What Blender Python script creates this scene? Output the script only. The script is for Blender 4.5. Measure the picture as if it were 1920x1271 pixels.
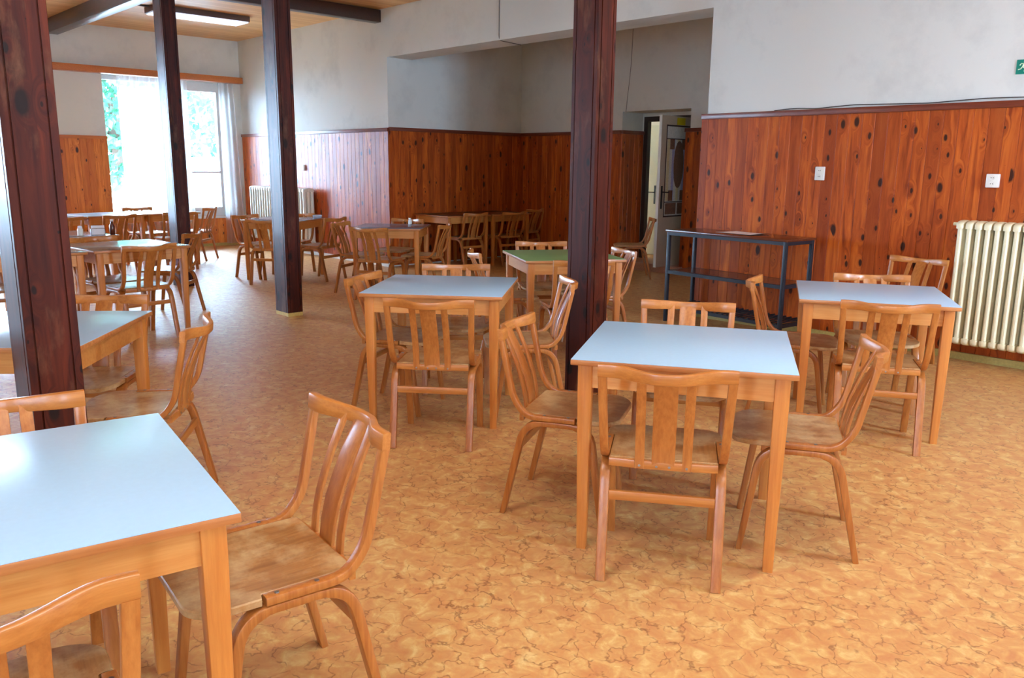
import bpy, bmesh, math, random
from math import sin, cos, pi, radians, atan2, sqrt
from mathutils import Vector, Matrix

for o in list(bpy.data.objects): bpy.data.objects.remove(o, do_unlink=True)
S = bpy.context.scene
C = S.collection

# ------------------------------------------------------------------ camera
F_PX, PITCH, ROLL, EYE, YAW = 1543.75, 0.20622, 0.010408, 1.4304, 0.813767
cd = bpy.data.cameras.new('camera'); cam = bpy.data.objects.new('camera', cd); C.objects.link(cam)
cd.sensor_width = 36.0; cd.lens = F_PX / 1920 * 36.0; cd.clip_start = 0.05; cd.clip_end = 300
cam.matrix_world = (Matrix.Translation((0, 0, EYE)) @ Matrix.Rotation(YAW, 4, 'Z')
                    @ Matrix.Rotation(pi/2 - PITCH, 4, 'X') @ Matrix.Rotation(ROLL, 4, 'Z'))
S.camera = cam
# ------------------------------------------------------------------ view + world
S.view_settings.view_transform = 'Standard'; S.view_settings.look = 'None'
S.view_settings.gamma = 1.0; S.view_settings.use_curve_mapping = False
S.view_settings.exposure = 0.47
S.cycles.use_denoising = True
S.cycles.max_bounces = 10; S.cycles.diffuse_bounces = 5; S.cycles.glossy_bounces = 4
S.cycles.transparent_max_bounces = 12; S.cycles.transmission_bounces = 6
S.cycles.sample_clamp_indirect = 6.0
S.cycles.caustics_reflective = False; S.cycles.caustics_refractive = False
W = bpy.data.worlds.new('sky'); S.world = W; W.use_nodes = True
bg = W.node_tree.nodes['Background']
bg.inputs['Color'].default_value = (0.48, 0.71, 1.0, 1); bg.inputs['Strength'].default_value = 60.0

XW, YW, YN, HC = -14.32, 6.86, 9.43, 3.52          # window wall, main wall, niche back, ceiling
XR, YB = 3.2, -3.6                                 # right wall, wall behind the camera
OX0, OX1, OZ, WT = -9.82, -4.60, 2.885, 0.42       # niche opening

WIN_FRONT = [(0, .6)]
WIN_RIGHT = [(-2.1, -1.5), (4.5, 5.5)]
def arealight(name, loc, rot, sx, sy, power, col):
    l = bpy.data.lights.new(name, 'AREA'); l.shape = 'RECTANGLE'; l.size = sx; l.size_y = sy
    l.energy = power; l.color = col
    o = bpy.data.objects.new(name, l); C.objects.link(o); o.location = loc; o.rotation_euler = rot
    return o
# sky portals in the far wall: its two windows and an added unseen one
for yc, wy in ((5.59, 2.06), (1.9, 2.2), (-1.8, 2.4)):
    p = arealight('window_portal', (XW - 0.30, yc, 1.66), (0, -pi/2, 0), 2.3, wy, 10, (1, 1, 1))
    p.data.cycles.is_portal = True
for wx in WIN_FRONT:      # out-of-frame windows behind the camera and to the right
    p = arealight('window_portal', ((wx[0]+wx[1])/2, YB - .2, 1.975), (pi/2, 0, 0), wx[1]-wx[0], 2.35, 10, (1, 1, 1)); p.data.cycles.is_portal = True
for wy in WIN_RIGHT:
    p = arealight('window_portal', (XR + .2, (wy[0]+wy[1])/2, 1.975), (0, pi/2, 0), 2.35, wy[1]-wy[0], 10, (1, 1, 1)); p.data.cycles.is_portal = True
# unseen ceiling lamps added over the near tables to brighten tops and seats
ADDED_LAMPS = [(-1.9, .6), (-.9, 3.1), (.6, 1.2)]
for lx, ly in ADDED_LAMPS: arealight('added_lamp_light', (lx, ly, HC - .11), (0, 0, 0), .38, 1.28, 27, (.97, .97, .92))
sl = bpy.data.lights.new('sun', 'SUN'); sl.energy = 3.0; sl.angle = radians(2); sl.color = (1, .95, .88)
so = bpy.data.objects.new('sun', sl); C.objects.link(so); so.rotation_euler = (radians(30), radians(-12), 0); so.location = (-20, 0, 12)

# ------------------------------------------------------------------ materials
def lin(c):
    return tuple(((v/255)/12.92 if v/255 <= .04045 else ((v/255+.055)/1.055)**2.4) for v in c) + (1,)
def newmat(name):
    m = bpy.data.materials.new(name); m.use_nodes = True
    return m, m.node_tree, m.node_tree.nodes['Principled BSDF']
def nd(t, typ, **kw):
    n = t.nodes.new(typ)
    for k, v in kw.items():
        if k in n.inputs: n.inputs[k].default_value = v
        else: setattr(n, k, v)
    return n
def plain(name, col, rough=.5, metal=0, bump=0, bscale=60, var=0.06):
    m, t, b = newmat(name)
    tc = nd(t, 'ShaderNodeTexCoord'); n = nd(t, 'ShaderNodeTexNoise', Scale=bscale, Detail=4.0)
    t.links.new(tc.outputs['Object'], n.inputs['Vector'])
    c = lin(col); r = nd(t, 'ShaderNodeValToRGB')
    r.color_ramp.elements[0].position = .3; r.color_ramp.elements[1].position = .7
    r.color_ramp.elements[0].color = tuple(x*(1-var) for x in c[:3])+(1,)
    r.color_ramp.elements[1].color = tuple(min(1, x*(1+var)) for x in c[:3])+(1,)
    t.links.new(n.outputs['Fac'], r.inputs['Fac']); t.links.new(r.outputs['Color'], b.inputs['Base Color'])
    b.inputs['Roughness'].default_value = rough; b.inputs['Metallic'].default_value = metal
    if bump:
        bp = nd(t, 'ShaderNodeBump', Strength=bump, Distance=.002); t.links.new(n.outputs['Fac'], bp.inputs['Height'])
        t.links.new(bp.outputs['Normal'], b.inputs['Normal'])
    return m
def mth(t, op, a, b=None, clamp=False):
    n = t.nodes.new('ShaderNodeMath'); n.operation = op; n.use_clamp = clamp
    for i, v in enumerate((a, b)):
        if v is None: continue
        if isinstance(v, (int, float)): n.inputs[i].default_value = v
        else: t.links.new(v, n.inputs[i])
    return n.outputs[0]
def mix(t, fac, a, b, mode='MIX'):
    n = t.nodes.new('ShaderNodeMix'); n.data_type = 'RGBA'; n.blend_type = mode
    for s, v in ((n.inputs[0], fac), (n.inputs[6], a), (n.inputs[7], b)):
        if isinstance(v, (int, float)): s.default_value = v
        elif isinstance(v, tuple): s.default_value = v
        else: t.links.new(v, s)
    return n.outputs[2]
def wood(name, light, dark, axis='z', rough=.35, coat=.25, worn=None):
    """varnished beech: fine pores stretched along one axis, plus a broad tone shift"""
    m, t, b = newmat(name)
    tc = nd(t, 'ShaderNodeTexCoord'); oi = nd(t, 'ShaderNodeObjectInfo')
    off = nd(t, 'ShaderNodeVectorMath', operation='ADD'); t.links.new(tc.outputs['Object'], off.inputs[0])
    cmb = nd(t, 'ShaderNodeCombineXYZ'); r7 = mth(t, 'MULTIPLY', oi.outputs['Random'], 7.0)
    for i in range(3): t.links.new(r7, cmb.inputs[i])
    t.links.new(cmb.outputs[0], off.inputs[1])
    sc = {'x': (2.5, 45, 45), 'y': (45, 2.5, 45), 'z': (45, 45, 2.5)}[axis]
    mp = nd(t, 'ShaderNodeMapping'); mp.inputs['Scale'].default_value = sc; t.links.new(off.outputs[0], mp.inputs['Vector'])
    n1 = nd(t, 'ShaderNodeTexNoise', Scale=1.6, Detail=6.0, Roughness=.65); t.links.new(mp.outputs[0], n1.inputs['Vector'])
    n2 = nd(t, 'ShaderNodeTexNoise', Scale=5.0, Detail=2.0); t.links.new(off.outputs[0], n2.inputs['Vector'])
    r = nd(t, 'ShaderNodeValToRGB'); r.color_ramp.elements[0].position = .35; r.color_ramp.elements[1].position = .66
    r.color_ramp.elements[0].color = lin(dark); r.color_ramp.elements[1].color = lin(light)
    t.links.new(n1.outputs['Fac'], r.inputs['Fac'])
    tone = mth(t, 'ADD', mth(t, 'MULTIPLY', n2.outputs['Fac'], .5), mth(t, 'MULTIPLY', oi.outputs['Random'], .25))
    col = mix(t, tone, r.outputs['Color'], lin(dark))
    if worn:
        n3 = nd(t, 'ShaderNodeTexNoise', Scale=7.0, Detail=5.0, Roughness=.7); t.links.new(off.outputs[0], n3.inputs['Vector'])
        rr = nd(t, 'ShaderNodeValToRGB'); rr.color_ramp.elements[0].position = .42; rr.color_ramp.elements[1].position = .62
        t.links.new(n3.outputs['Fac'], rr.inputs['Fac'])
        col = mix(t, mth(t, 'MULTIPLY', rr.outputs['Color'], .75), col, lin(worn))
    t.links.new(col, b.inputs['Base Color'])
    b.inputs['Roughness'].default_value = rough
    b.inputs['Coat Weight'].default_value = coat; b.inputs['Coat Roughness'].default_value = .25
    bp = nd(t, 'ShaderNodeBump', Strength=.12, Distance=.001); t.links.new(n1.outputs['Fac'], bp.inputs['Height'])
    t.links.new(bp.outputs['Normal'], b.inputs['Normal'])
    return m
def pine(name, bw, light, mid, dark, axis='x', rough=.3, knots=True, coat=.3, knotcol=(38, 14, 8), spec=.5):
    """knotty pine boards running up the local Z axis, board width bw along local X"""
    m, t, b = newmat(name)
    tc = nd(t, 'ShaderNodeTexCoord'); sp = nd(t, 'ShaderNodeSeparateXYZ'); t.links.new(tc.outputs['Object'], sp.inputs[0])
    X, Z = sp.outputs['X'], sp.outputs['Z']
    if axis == 'post': X = mth(t, 'ADD', mth(t, 'ADD', X, sp.outputs['Y']), .37)
    bi = mth(t, 'FLOOR', mth(t, 'DIVIDE', X, bw))
    wn = nd(t, 'ShaderNodeTexWhiteNoise', noise_dimensions='1D'); t.links.new(bi, wn.inputs['W'])
    rnd = wn.outputs['Value']
    # knots
    kv = nd(t, 'ShaderNodeCombineXYZ')
    t.links.new(mth(t, 'MULTIPLY', X, 8.5), kv.inputs[0]); t.links.new(mth(t, 'ADD', mth(t, 'MULTIPLY', Z, 4.2), mth(t, 'MULTIPLY', rnd, 0)), kv.inputs[1])
    nz = nd(t, 'ShaderNodeTexNoise', Scale=3.0, Detail=2.0); t.links.new(kv.outputs[0], nz.inputs['Vector'])
    kvd = mix(t, .06, kv.outputs[0], nz.outputs['Color'], 'ADD')
    vo = nd(t, 'ShaderNodeTexVoronoi', voronoi_dimensions='2D', Scale=1.0, Randomness=1.0); t.links.new(kvd, vo.inputs['Vector'])
    vs = nd(t, 'ShaderNodeSeparateColor'); t.links.new(vo.outputs['Color'], vs.inputs[0])
    size = mth(t, 'MULTIPLY', mth(t, 'POWER', vs.outputs[0], 2.2), mth(t, 'ADD', .10, mth(t, 'MULTIPLY', vs.outputs[1], .14)))
    kd = mth(t, 'DIVIDE', vo.outputs['Distance'], mth(t, 'ADD', size, .0001))
    kmask = mth(t, 'SUBTRACT', 1.0, mth(t, 'MULTIPLY', mth(t, 'SUBTRACT', kd, .75), 2.2), True)
    halo = mth(t, 'MULTIPLY', mth(t, 'SUBTRACT', 1.0, mth(t, 'MULTIPLY', vo.outputs['Distance'], 2.6), True), mth(t, 'GREATER_THAN', size, .03))
    # grain lines
    gv = nd(t, 'ShaderNodeCombineXYZ')
    gx = mth(t, 'ADD', mth(t, 'MULTIPLY', X, 17.0), mth(t, 'MULTIPLY', halo, 1.6))
    t.links.new(gx, gv.inputs[0]); t.links.new(mth(t, 'MULTIPLY', rnd, 37.0), gv.inputs[1]); t.links.new(mth(t, 'MULTIPLY', Z, 1.3), gv.inputs[2])
    g = nd(t, 'ShaderNodeTexNoise', Scale=1.5, Detail=5.0, Roughness=.6, Distortion=.6); t.links.new(gv.outputs[0], g.inputs['Vector'])
    r = nd(t, 'ShaderNodeValToRGB'); e = r.color_ramp.elements
    e[0].position = .32; e[0].color = lin(dark); e[1].position = .68; e[1].color = lin(light)
    k = e.new(.5); k.color = lin(mid)
    t.links.new(g.outputs['Fac'], r.inputs['Fac'])
    col = mix(t, mth(t, 'MULTIPLY', mth(t, 'POWER', rnd, 1.6), .75), r.outputs['Color'], lin(dark))
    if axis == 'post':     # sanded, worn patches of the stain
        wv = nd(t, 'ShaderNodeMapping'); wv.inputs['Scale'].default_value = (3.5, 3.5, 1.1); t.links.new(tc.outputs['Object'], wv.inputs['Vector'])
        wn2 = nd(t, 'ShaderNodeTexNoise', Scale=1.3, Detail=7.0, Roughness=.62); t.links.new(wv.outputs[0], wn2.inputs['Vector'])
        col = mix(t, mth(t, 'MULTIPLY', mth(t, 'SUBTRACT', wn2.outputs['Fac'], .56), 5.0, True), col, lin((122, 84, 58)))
    if knots:
        col = mix(t, mth(t, 'MULTIPLY', halo, .35), col, lin(dark))
        col = mix(t, mth(t, 'MULTIPLY', kmask, .93), col, lin(knotcol))
    t.links.new(col, b.inputs['Base Color'])
    b.inputs['Roughness'].default_value = rough
    b.inputs['Specular IOR Level'].default_value = spec
    b.inputs['Coat Weight'].default_value = coat; b.inputs['Coat Roughness'].default_value = .22
    return m
def floor_mat():
    m, t, b = newmat('marbled linoleum')
    tc = nd(t, 'ShaderNodeTexCoord')
    wob = nd(t, 'ShaderNodeTexNoise', Scale=10.0, Detail=3.5, Roughness=.5); t.links.new(tc.outputs['Object'], wob.inputs['Vector'])
    v1 = mix(t, .17, tc.outputs['Object'], wob.outputs['Color'], 'ADD')
    big = nd(t, 'ShaderNodeTexNoise', Scale=15.0, Detail=4.0, Roughness=.6, Distortion=.8); t.links.new(tc.outputs['Object'], big.inputs['Vector'])
    r = nd(t, 'ShaderNodeValToRGB'); e = r.color_ramp.elements
    e[0].position = .3; e[0].color = lin((190, 128, 80)); e[1].position = .72; e[1].color = lin((218, 190, 126))
    k = e.new(.46); k.color = lin((198, 144, 88)); k = e.new(.58); k.color = lin((206, 162, 100))
    t.links.new(big.outputs['Fac'], r.inputs['Fac'])
    vo = nd(t, 'ShaderNodeTexVoronoi', feature='DISTANCE_TO_EDGE', Scale=10.0); t.links.new(v1, vo.inputs['Vector'])
    brk = nd(t, 'ShaderNodeTexNoise', Scale=22.0, Detail=2.0); t.links.new(tc.outputs['Object'], brk.inputs['Vector'])
    line = mth(t, 'SUBTRACT', 1.0, mth(t, 'DIVIDE', vo.outputs['Distance'], .04), True)
    line = mth(t, 'MULTIPLY', line, mth(t, 'MULTIPLY', mth(t, 'SUBTRACT', brk.outputs['Fac'], .40), 8.0, True))
    soft = mth(t, 'SUBTRACT', 1.0, mth(t, 'DIVIDE', vo.outputs['Distance'], .22), True)
    col = mix(t, mth(t, 'MULTIPLY', soft, .25), r.outputs['Color'], lin((200, 140, 86)))
    col = mix(t, mth(t, 'MULTIPLY', line, .68), col, lin((112, 64, 40)))
    fine = nd(t, 'ShaderNodeTexNoise', Scale=90.0, Detail=3.0); t.links.new(tc.outputs['Object'], fine.inputs['Vector'])
    col = mix(t, mth(t, 'MULTIPLY', mth(t, 'SUBTRACT', fine.outputs['Fac'], .45), 1.2, True), col, lin((196, 134, 88)))
    t.links.new(col, b.inputs['Base Color'])
    b.inputs['Roughness'].default_value = .42; b.inputs['Specular IOR Level'].default_value = .28
    bp = nd(t, 'ShaderNodeBump', Strength=.12, Distance=.002); t.links.new(big.outputs['Fac'], bp.inputs['Height'])
    t.links.new(bp.outputs['Normal'], b.inputs['Normal'])
    return m
def plaster():
    m, t, b = newmat('white plaster')
    tc = nd(t, 'ShaderNodeTexCoord')
    n = nd(t, 'ShaderNodeTexNoise', Scale=1.7, Detail=8.0, Roughness=.65); t.links.new(tc.outputs['Object'], n.inputs['Vector'])
    r = nd(t, 'ShaderNodeValToRGB'); r.color_ramp.elements[0].position = .25; r.color_ramp.elements[1].position = .5
    r.color_ramp.elements[0].color = lin((206, 207, 201)); r.color_ramp.elements[1].color = lin((225, 226, 219))
    t.links.new(n.outputs['Fac'], r.inputs['Fac']); t.links.new(r.outputs['Color'], b.inputs['Base Color'])
    b.inputs['Roughness'].default_value = .75
    f = nd(t, 'ShaderNodeTexNoise', Scale=70.0, Detail=4.0); t.links.new(tc.outputs['Object'], f.inputs['Vector'])
    bp = nd(t, 'ShaderNodeBump', Strength=.15, Distance=.003); t.links.new(f.outputs['Fac'], bp.inputs['Height'])
    t.links.new(bp.outputs['Normal'], b.inputs['Normal'])
    return m
def thin_glass():
    m, t, b = newmat('window glass'); t.nodes.remove(b)
    o = t.nodes['Material Output']; tr = nd(t, 'ShaderNodeBsdfTransparent'); gl = nd(t, 'ShaderNodeBsdfGlossy', Roughness=.02)
    fr = nd(t, 'ShaderNodeFresnel', IOR=1.45); mx = nd(t, 'ShaderNodeMixShader')
    t.links.new(fr.outputs[0], mx.inputs[0]); t.links.new(tr.outputs[0], mx.inputs[1]); t.links.new(gl.outputs[0], mx.inputs[2])
    t.links.new(mx.outputs[0], o.inputs['Surface']); return m
def sheer():
    m, t, b = newmat('sheer curtain'); t.nodes.remove(b)
    o = t.nodes['Material Output']; tr = nd(t, 'ShaderNodeBsdfTransparent'); tl = nd(t, 'ShaderNodeBsdfTranslucent'); df = nd(t, 'ShaderNodeBsdfDiffuse')
    tl.inputs[0].default_value = (.9, .92, .95, 1); df.inputs[0].default_value = (.85, .86, .88, 1)
    tc = nd(t, 'ShaderNodeTexCoord'); n = nd(t, 'ShaderNodeTexNoise', Scale=4.0); t.links.new(tc.outputs['Object'], n.inputs['Vector'])
    m1 = nd(t, 'ShaderNodeMixShader', Fac=.35); t.links.new(tl.outputs[0], m1.inputs[1]); t.links.new(df.outputs[0], m1.inputs[2])
    m2 = nd(t, 'ShaderNodeMixShader'); t.links.new(mth(t, 'ADD', mth(t, 'MULTIPLY', n.outputs['Fac'], .15), .32), m2.inputs[0])
    t.links.new(tr.outputs[0], m2.inputs[1]); t.links.new(m1.outputs[0], m2.inputs[2])
    t.links.new(m2.outputs[0], o.inputs['Surface']); return m

LO, DO = (200, 130, 62), (164, 94, 38)
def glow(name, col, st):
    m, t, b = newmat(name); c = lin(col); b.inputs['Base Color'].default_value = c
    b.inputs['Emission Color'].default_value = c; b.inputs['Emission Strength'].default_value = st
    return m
M = dict(
    floor=floor_mat(), plaster=plaster(), glass=thin_glass(), sheer=sheer(),
    cz=wood('chair wood upright', LO, DO, 'z'), cx=wood('chair wood rail', (206, 136, 66), (170, 100, 40), 'x'),
    cy=wood('chair wood leg frame', (194, 124, 58), (156, 88, 34), 'z'),
    seat=wood('worn plywood seat', (188, 136, 78), (148, 96, 48), 'y', rough=.36, coat=.15, worn=(202, 170, 122)),
    tx=wood('table apron wood', (220, 158, 84), (198, 126, 58), 'x', rough=.45),
    tz=wood('table leg wood', (214, 140, 62), (190, 112, 44), 'z', rough=.45),
    te=wood('table edge wood', (206, 138, 76), (170, 100, 46), 'x', rough=.5),
    lam_blue=plain('light blue laminate', (166, 200, 228), .3, var=.02),
    lam_green=plain('green laminate', (122, 158, 98), .35, var=.04),
    lam_grey=plain('grey laminate', (110, 112, 128), .2, var=.04),
    lam_brown=plain('brown laminate', (140, 116, 104), .2, var=.06),
    lam_pale=plain('pale laminate', (168, 190, 196), .22, var=.03),
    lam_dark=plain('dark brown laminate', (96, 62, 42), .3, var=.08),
    wains=pine('stained pine wainscot', .105, (210, 108, 34), (182, 82, 22), (132, 50, 12), rough=.4, coat=0.0, spec=.32),
    wains_w=pine('honey pine wainscot', .105, (226, 140, 60), (208, 118, 42), (176, 88, 28), rough=.42, coat=.0, spec=.35),
    cap=wood('stained cap rail', (140, 62, 26), (104, 40, 18), 'x', rough=.35),
    capw=wood('honey cap rail', (206, 124, 56), (176, 92, 38), 'x', rough=.4),
    ceil=pine('pine ceiling boards', .09, (240, 190, 126), (226, 170, 104), (204, 142, 80), axis='x', rough=.45, knots=False, coat=.1),
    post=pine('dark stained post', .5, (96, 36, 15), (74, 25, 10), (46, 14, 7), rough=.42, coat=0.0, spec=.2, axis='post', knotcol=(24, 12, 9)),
    raw=plain('bare yellow wood', (206, 176, 96), .6, var=.12),
    beam=wood('dark stained beam', (74, 40, 26), (48, 24, 16), 'x', rough=.35),
    rad=plain('cream radiator enamel', (232, 222, 186), .35, var=.03),
    radg=plain('pale radiator enamel', (222, 220, 208), .35, var=.03),
    wh=plain('white plastic', (232, 230, 222), .4, var=.02), blk=plain('dark slot', (30, 28, 26), .5),
    screw=plain('steel screw', (150, 145, 140), .35, .9),
    steel=plain('dark painted steel tube', (20, 22, 32), .5, var=.1),
    shelfw=wood('brown shelf board', (112, 54, 28), (78, 36, 20), 'x', rough=.22, coat=.4),
    slatw=plain('pale rack slat', (178, 152, 96), .6, var=.1),
    paper=plain('white paper', (238, 236, 236), .6, var=.01), cable=plain('dark cable', (70, 62, 58), .5),
    green=plain('green sign', (0, 132, 112), .45, var=.02), signw=plain('pale sign figure', (214, 240, 206), .5, var=.02),
    door=plain('beige door paint', (196, 178, 156), .5, var=.04), doorw=plain('pale green-white door paint', (205, 212, 200), .45, var=.03),
    frame=plain('white window paint', (236, 238, 238), .4, var=.02), dframe=plain('dark brown door frame', (52, 34, 28), .45),
    yellow=plain('yellow card', (214, 190, 20), .6), fab1=plain('woven panel', (224, 222, 214), .7, var=.12),
    fab2=plain('woven stripe', (176, 178, 214), .7, var=.1), fab3=plain('brown woven patch', (128, 92, 70), .7, var=.2),
    fab4=plain('cream woven stripe', (226, 214, 170), .7, var=.1),
    stone=plain('speckled stone sill', (186, 140, 118), .5, var=.2, bscale=90),
    base=plain('yellowed baseboard', (178, 160, 92), .5, var=.12),
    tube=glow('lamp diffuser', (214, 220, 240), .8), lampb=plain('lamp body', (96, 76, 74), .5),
    leaf=plain('tree leaves', (34, 92, 62), .6, var=.35, bscale=3), leaf2=plain('pale tree leaves', (44, 100, 84), .6, var=.3, bscale=3),
    bark=plain('bark', (80, 62, 48), .8, var=.2), pave=plain('pale paving', (206, 204, 196), .8, var=.05, bscale=3),
    redroof=plain('red roof sheet', (150, 36, 28), .6), shed=plain('pale shed wall', (222, 222, 224), .7),
    napk=plain('napkin', (236, 238, 244), .7, var=.02), chrome=plain('chrome wire', (160, 170, 185), .25, 1),
    glassw=plain('pale glass ashtray', (196, 206, 222), .1), redcap=plain('red cap', (190, 60, 44), .4), sauce=plain('dark bottle', (92, 40, 26), .2),
)

# ------------------------------------------------------------------ mesh helpers
def link_obj(name, bm, mat, parent=None, smooth=True, loc=None, rotz=0):
    me = bpy.data.meshes.new(name)
    bmesh.ops.recalc_face_normals(bm, faces=bm.faces)
    for f in bm.faces: f.smooth = smooth
    bm.to_mesh(me); bm.free()
    if smooth: me.set_sharp_from_angle(angle=radians(35))
    for mm in (mat if isinstance(mat, list) else [mat]): me.materials.append(mm)
    o = bpy.data.objects.new(name, me); C.objects.link(o)
    if parent: o.parent = parent
    if loc: o.location = loc
    if rotz: o.rotation_euler = (0, 0, rotz)
    return o
def box(bm, x0, x1, y0, y1, z0, z1, mi=0, bev=0):
    vs = [bm.verts.new((x, y, z)) for z in (z0, z1) for y in (y0, y1) for x in (x0, x1)]
    fs = [bm.faces.new([vs[i] for i in q]) for q in ((0, 1, 3, 2), (4, 6, 7, 5), (0, 4, 5, 1), (2, 3, 7, 6), (0, 2, 6, 4), (1, 5, 7, 3))]
    for f in fs: f.material_index = mi
    if bev:
        es = list({e for f in fs for e in f.edges})
        r = bmesh.ops.bevel(bm, geom=es, offset=bev, segments=2, affect='EDGES', profile=.5)
        for f in r['faces']: f.material_index = mi
    return fs
def loft(bm, rings, cap=True, closed=True):
    vr = [[bm.verts.new(p) for p in r] for r in rings]
    for a, b in zip(vr, vr[1:]):
        n = len(a)
        for i in range(n if closed else n-1): bm.faces.new((a[i], a[(i+1) % n], b[(i+1) % n], b[i]))
    if cap: bm.faces.new(vr[0][::-1]); bm.faces.new(vr[-1])
def rsec(w, h, c):
    """rounded rectangle section"""
    a, b = w/2, h/2
    return [(-a+c, -b), (a-c, -b), (a-c*.3, -b+c*.3), (a, -b+c), (a, b-c), (a-c*.3, b-c*.3), (a-c, b), (-a+c, b), (-a+c*.3, b-c*.3), (-a, b-c), (-a, -b+c), (-a+c*.3, -b+c*.3)]
def strip(bm, pts, w, t, side=Vector((1, 0, 0)), c=.004):
    """sweep a rectangle (w along side, t across) along pts"""
    pts = [Vector(p) for p in pts]; rings = []
    n = len(pts)
    for i, p in enumerate(pts):
        d = (pts[min(i+1, n-1)] - pts[max(i-1, 0)]).normalized()
        s = (side - d*side.dot(d)).normalized(); u = s.cross(d).normalized()
        ww = w[i] if isinstance(w, list) else w; tt = t[i] if isinstance(t, list) else t
        rings.append([p + s*a + u*b for a, b in rsec(ww, tt, min(c, ww*.3, tt*.3))])
    loft(bm, rings)
def tube(bm, pts, r, n=8):
    pts = [Vector(p) for p in pts]; rings = []; up = Vector((0, 0, 1))
    for i, p in enumerate(pts):
        d = (pts[min(i+1, len(pts)-1)] - pts[max(i-1, 0)]).normalized()
        ref = up if abs(d.z) < .9 else Vector((1, 0, 0))
        s = d.cross(ref).normalized(); u = s.cross(d)
        rr = r[i] if isinstance(r, list) else r
        rings.append([p + s*rr*cos(2*pi*k/n) + u*rr*sin(2*pi*k/n) for k in range(n)])
    loft(bm, rings)
def lathe(bm, prof, n=16, cx=0, cy=0):
    loft(bm, [[(cx + r*cos(2*pi*k/n), cy + r*sin(2*pi*k/n), z) for k in range(n)] for r, z in prof])
def roundpath(pts, r, n=6):
    """polyline with rounded inner corners"""
    P = [Vector(p) for p in pts]; out = [P[0]]
    for i in range(1, len(P)-1):
        a, b, c = P[i-1], P[i], P[i+1]; rr = min(r, (b-a).length*.48, (c-b).length*.48)
        p0 = b + (a-b).normalized()*rr; p1 = b + (c-b).normalized()*rr
        for k in range(n+1):
            s = k/n; out.append((1-s)**2*p0 + 2*s*(1-s)*b + s*s*p1)
    out.append(P[-1]); return out
def nb(): return bmesh.new()
def thing(name, label, cat, loc=(0, 0, 0), rotz=0, group=None):
    o = bpy.data.objects.new(name, None); C.objects.link(o); o.empty_display_size = .1
    o.location = loc; o.rotation_euler = (0, 0, rotz); o['label'] = label; o['category'] = cat
    if group: o['group'] = group
    return o
def tag(o, label, cat, group=None, kind=None):
    o['label'] = label; o['category'] = cat
    if group: o['group'] = group
    if kind: o['kind'] = kind
    return o
def struct(o, label=None):
    o['kind'] = 'structure'
    if label: o['label'] = label
    return o
def dup(root, loc, rotz, label, group=None, matswap=None):
    r = root.copy(); C.objects.link(r); r.location = loc; r.rotation_euler = (0, 0, rotz); r['label'] = label
    if group: r['group'] = group
    for ch in list(root.children):
        c = ch.copy(); C.objects.link(c); c.parent = r
        for g in list(ch.children):
            d = g.copy(); C.objects.link(d); d.parent = c
    return r

# ------------------------------------------------------------------ room shell
def slab(name, x0, x1, y0, y1, z0, z1, mat, label=None, bev=0):
    bm = nb(); box(bm, x0, x1, y0, y1, z0, z1, bev=bev)
    return struct(link_obj(name, bm, mat, smooth=False), label)
bm = nb(); box(bm, XW-.4, XR+.3, YB-.3, YN+2.2, -.12, 0)
struct(link_obj('floor', bm, M['floor'], smooth=False), 'orange marbled linoleum floor')
bm = nb(); box(bm, XW-.4, XR+.3, YB-.3, YN+2.2, HC, HC+.1)
struct(link_obj('ceiling', bm, M['ceil'], smooth=False), 'pine board ceiling')
def wall_panel(name, rects, mat, label=None):
    bm = nb()
    for r in rects: box(bm, *r)
    return struct(link_obj(name, bm, mat, smooth=False), label)
# main wall with the wide opening
wall_panel('wall_back', [(XW-.3, OX0, YW, YW+WT, 0, HC), (OX0, OX1, YW, YW+WT, OZ, HC), (OX1, XR+.3, YW, YW+WT, 0, HC)], M['plaster'], 'long white plastered wall with a wide opening')
# niche
DX0, DX1, DZ, DY = -7.74, -6.58, 2.21, 9.90
wall_panel('wall_niche_left', [(OX0-.2, OX0, YW+WT, YN+.2, 0, HC)], M['plaster'])
wall_panel('wall_niche_back', [(OX0, DX0, YN, YN+.55, 0, HC), (DX0, DX1, YN, YN+.55, DZ, HC), (DX1, OX1+.2, YN, YN+.55, 0, HC)], M['plaster'])
wall_panel('wall_niche_right', [(OX1, OX1+.2, YW+WT, YN, 0, HC)], M['plaster'])
# corridor behind the door
wall_panel('wall_corridor', [(-10.2, -5.2, 11.3, 11.4, 0, HC), (-10.3, -10.2, YN+.55, 11.4, 0, HC), (-5.2, -5.1, YN+.55, 11.4, 0, HC)], M['plaster'])
# window wall (x = XW)
WY0, WY1, WZ0, WZ1 = 4.56, 6.62, .52, 2.80
VY0, VY1 = .8, 3.02
T0 = XW-.36
wall_panel('wall_left', [(T0, XW, YB-.3, -3.0, 0, HC), (T0, XW, -3.0, -.6, 0, WZ0), (T0, XW, -3.0, -.6, WZ1, HC), (T0, XW, -.6, VY0, 0, HC), (T0, XW, VY0, VY1, 0, WZ0), (T0, XW, VY0, VY1, WZ1, HC), (T0, XW, VY1, WY0, 0, HC),
                         (T0, XW, WY0, WY1, 0, WZ0), (T0, XW, WY0, WY1, WZ1, HC), (T0, XW, WY1, YW+WT, 0, HC)], M['plaster'])
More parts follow.
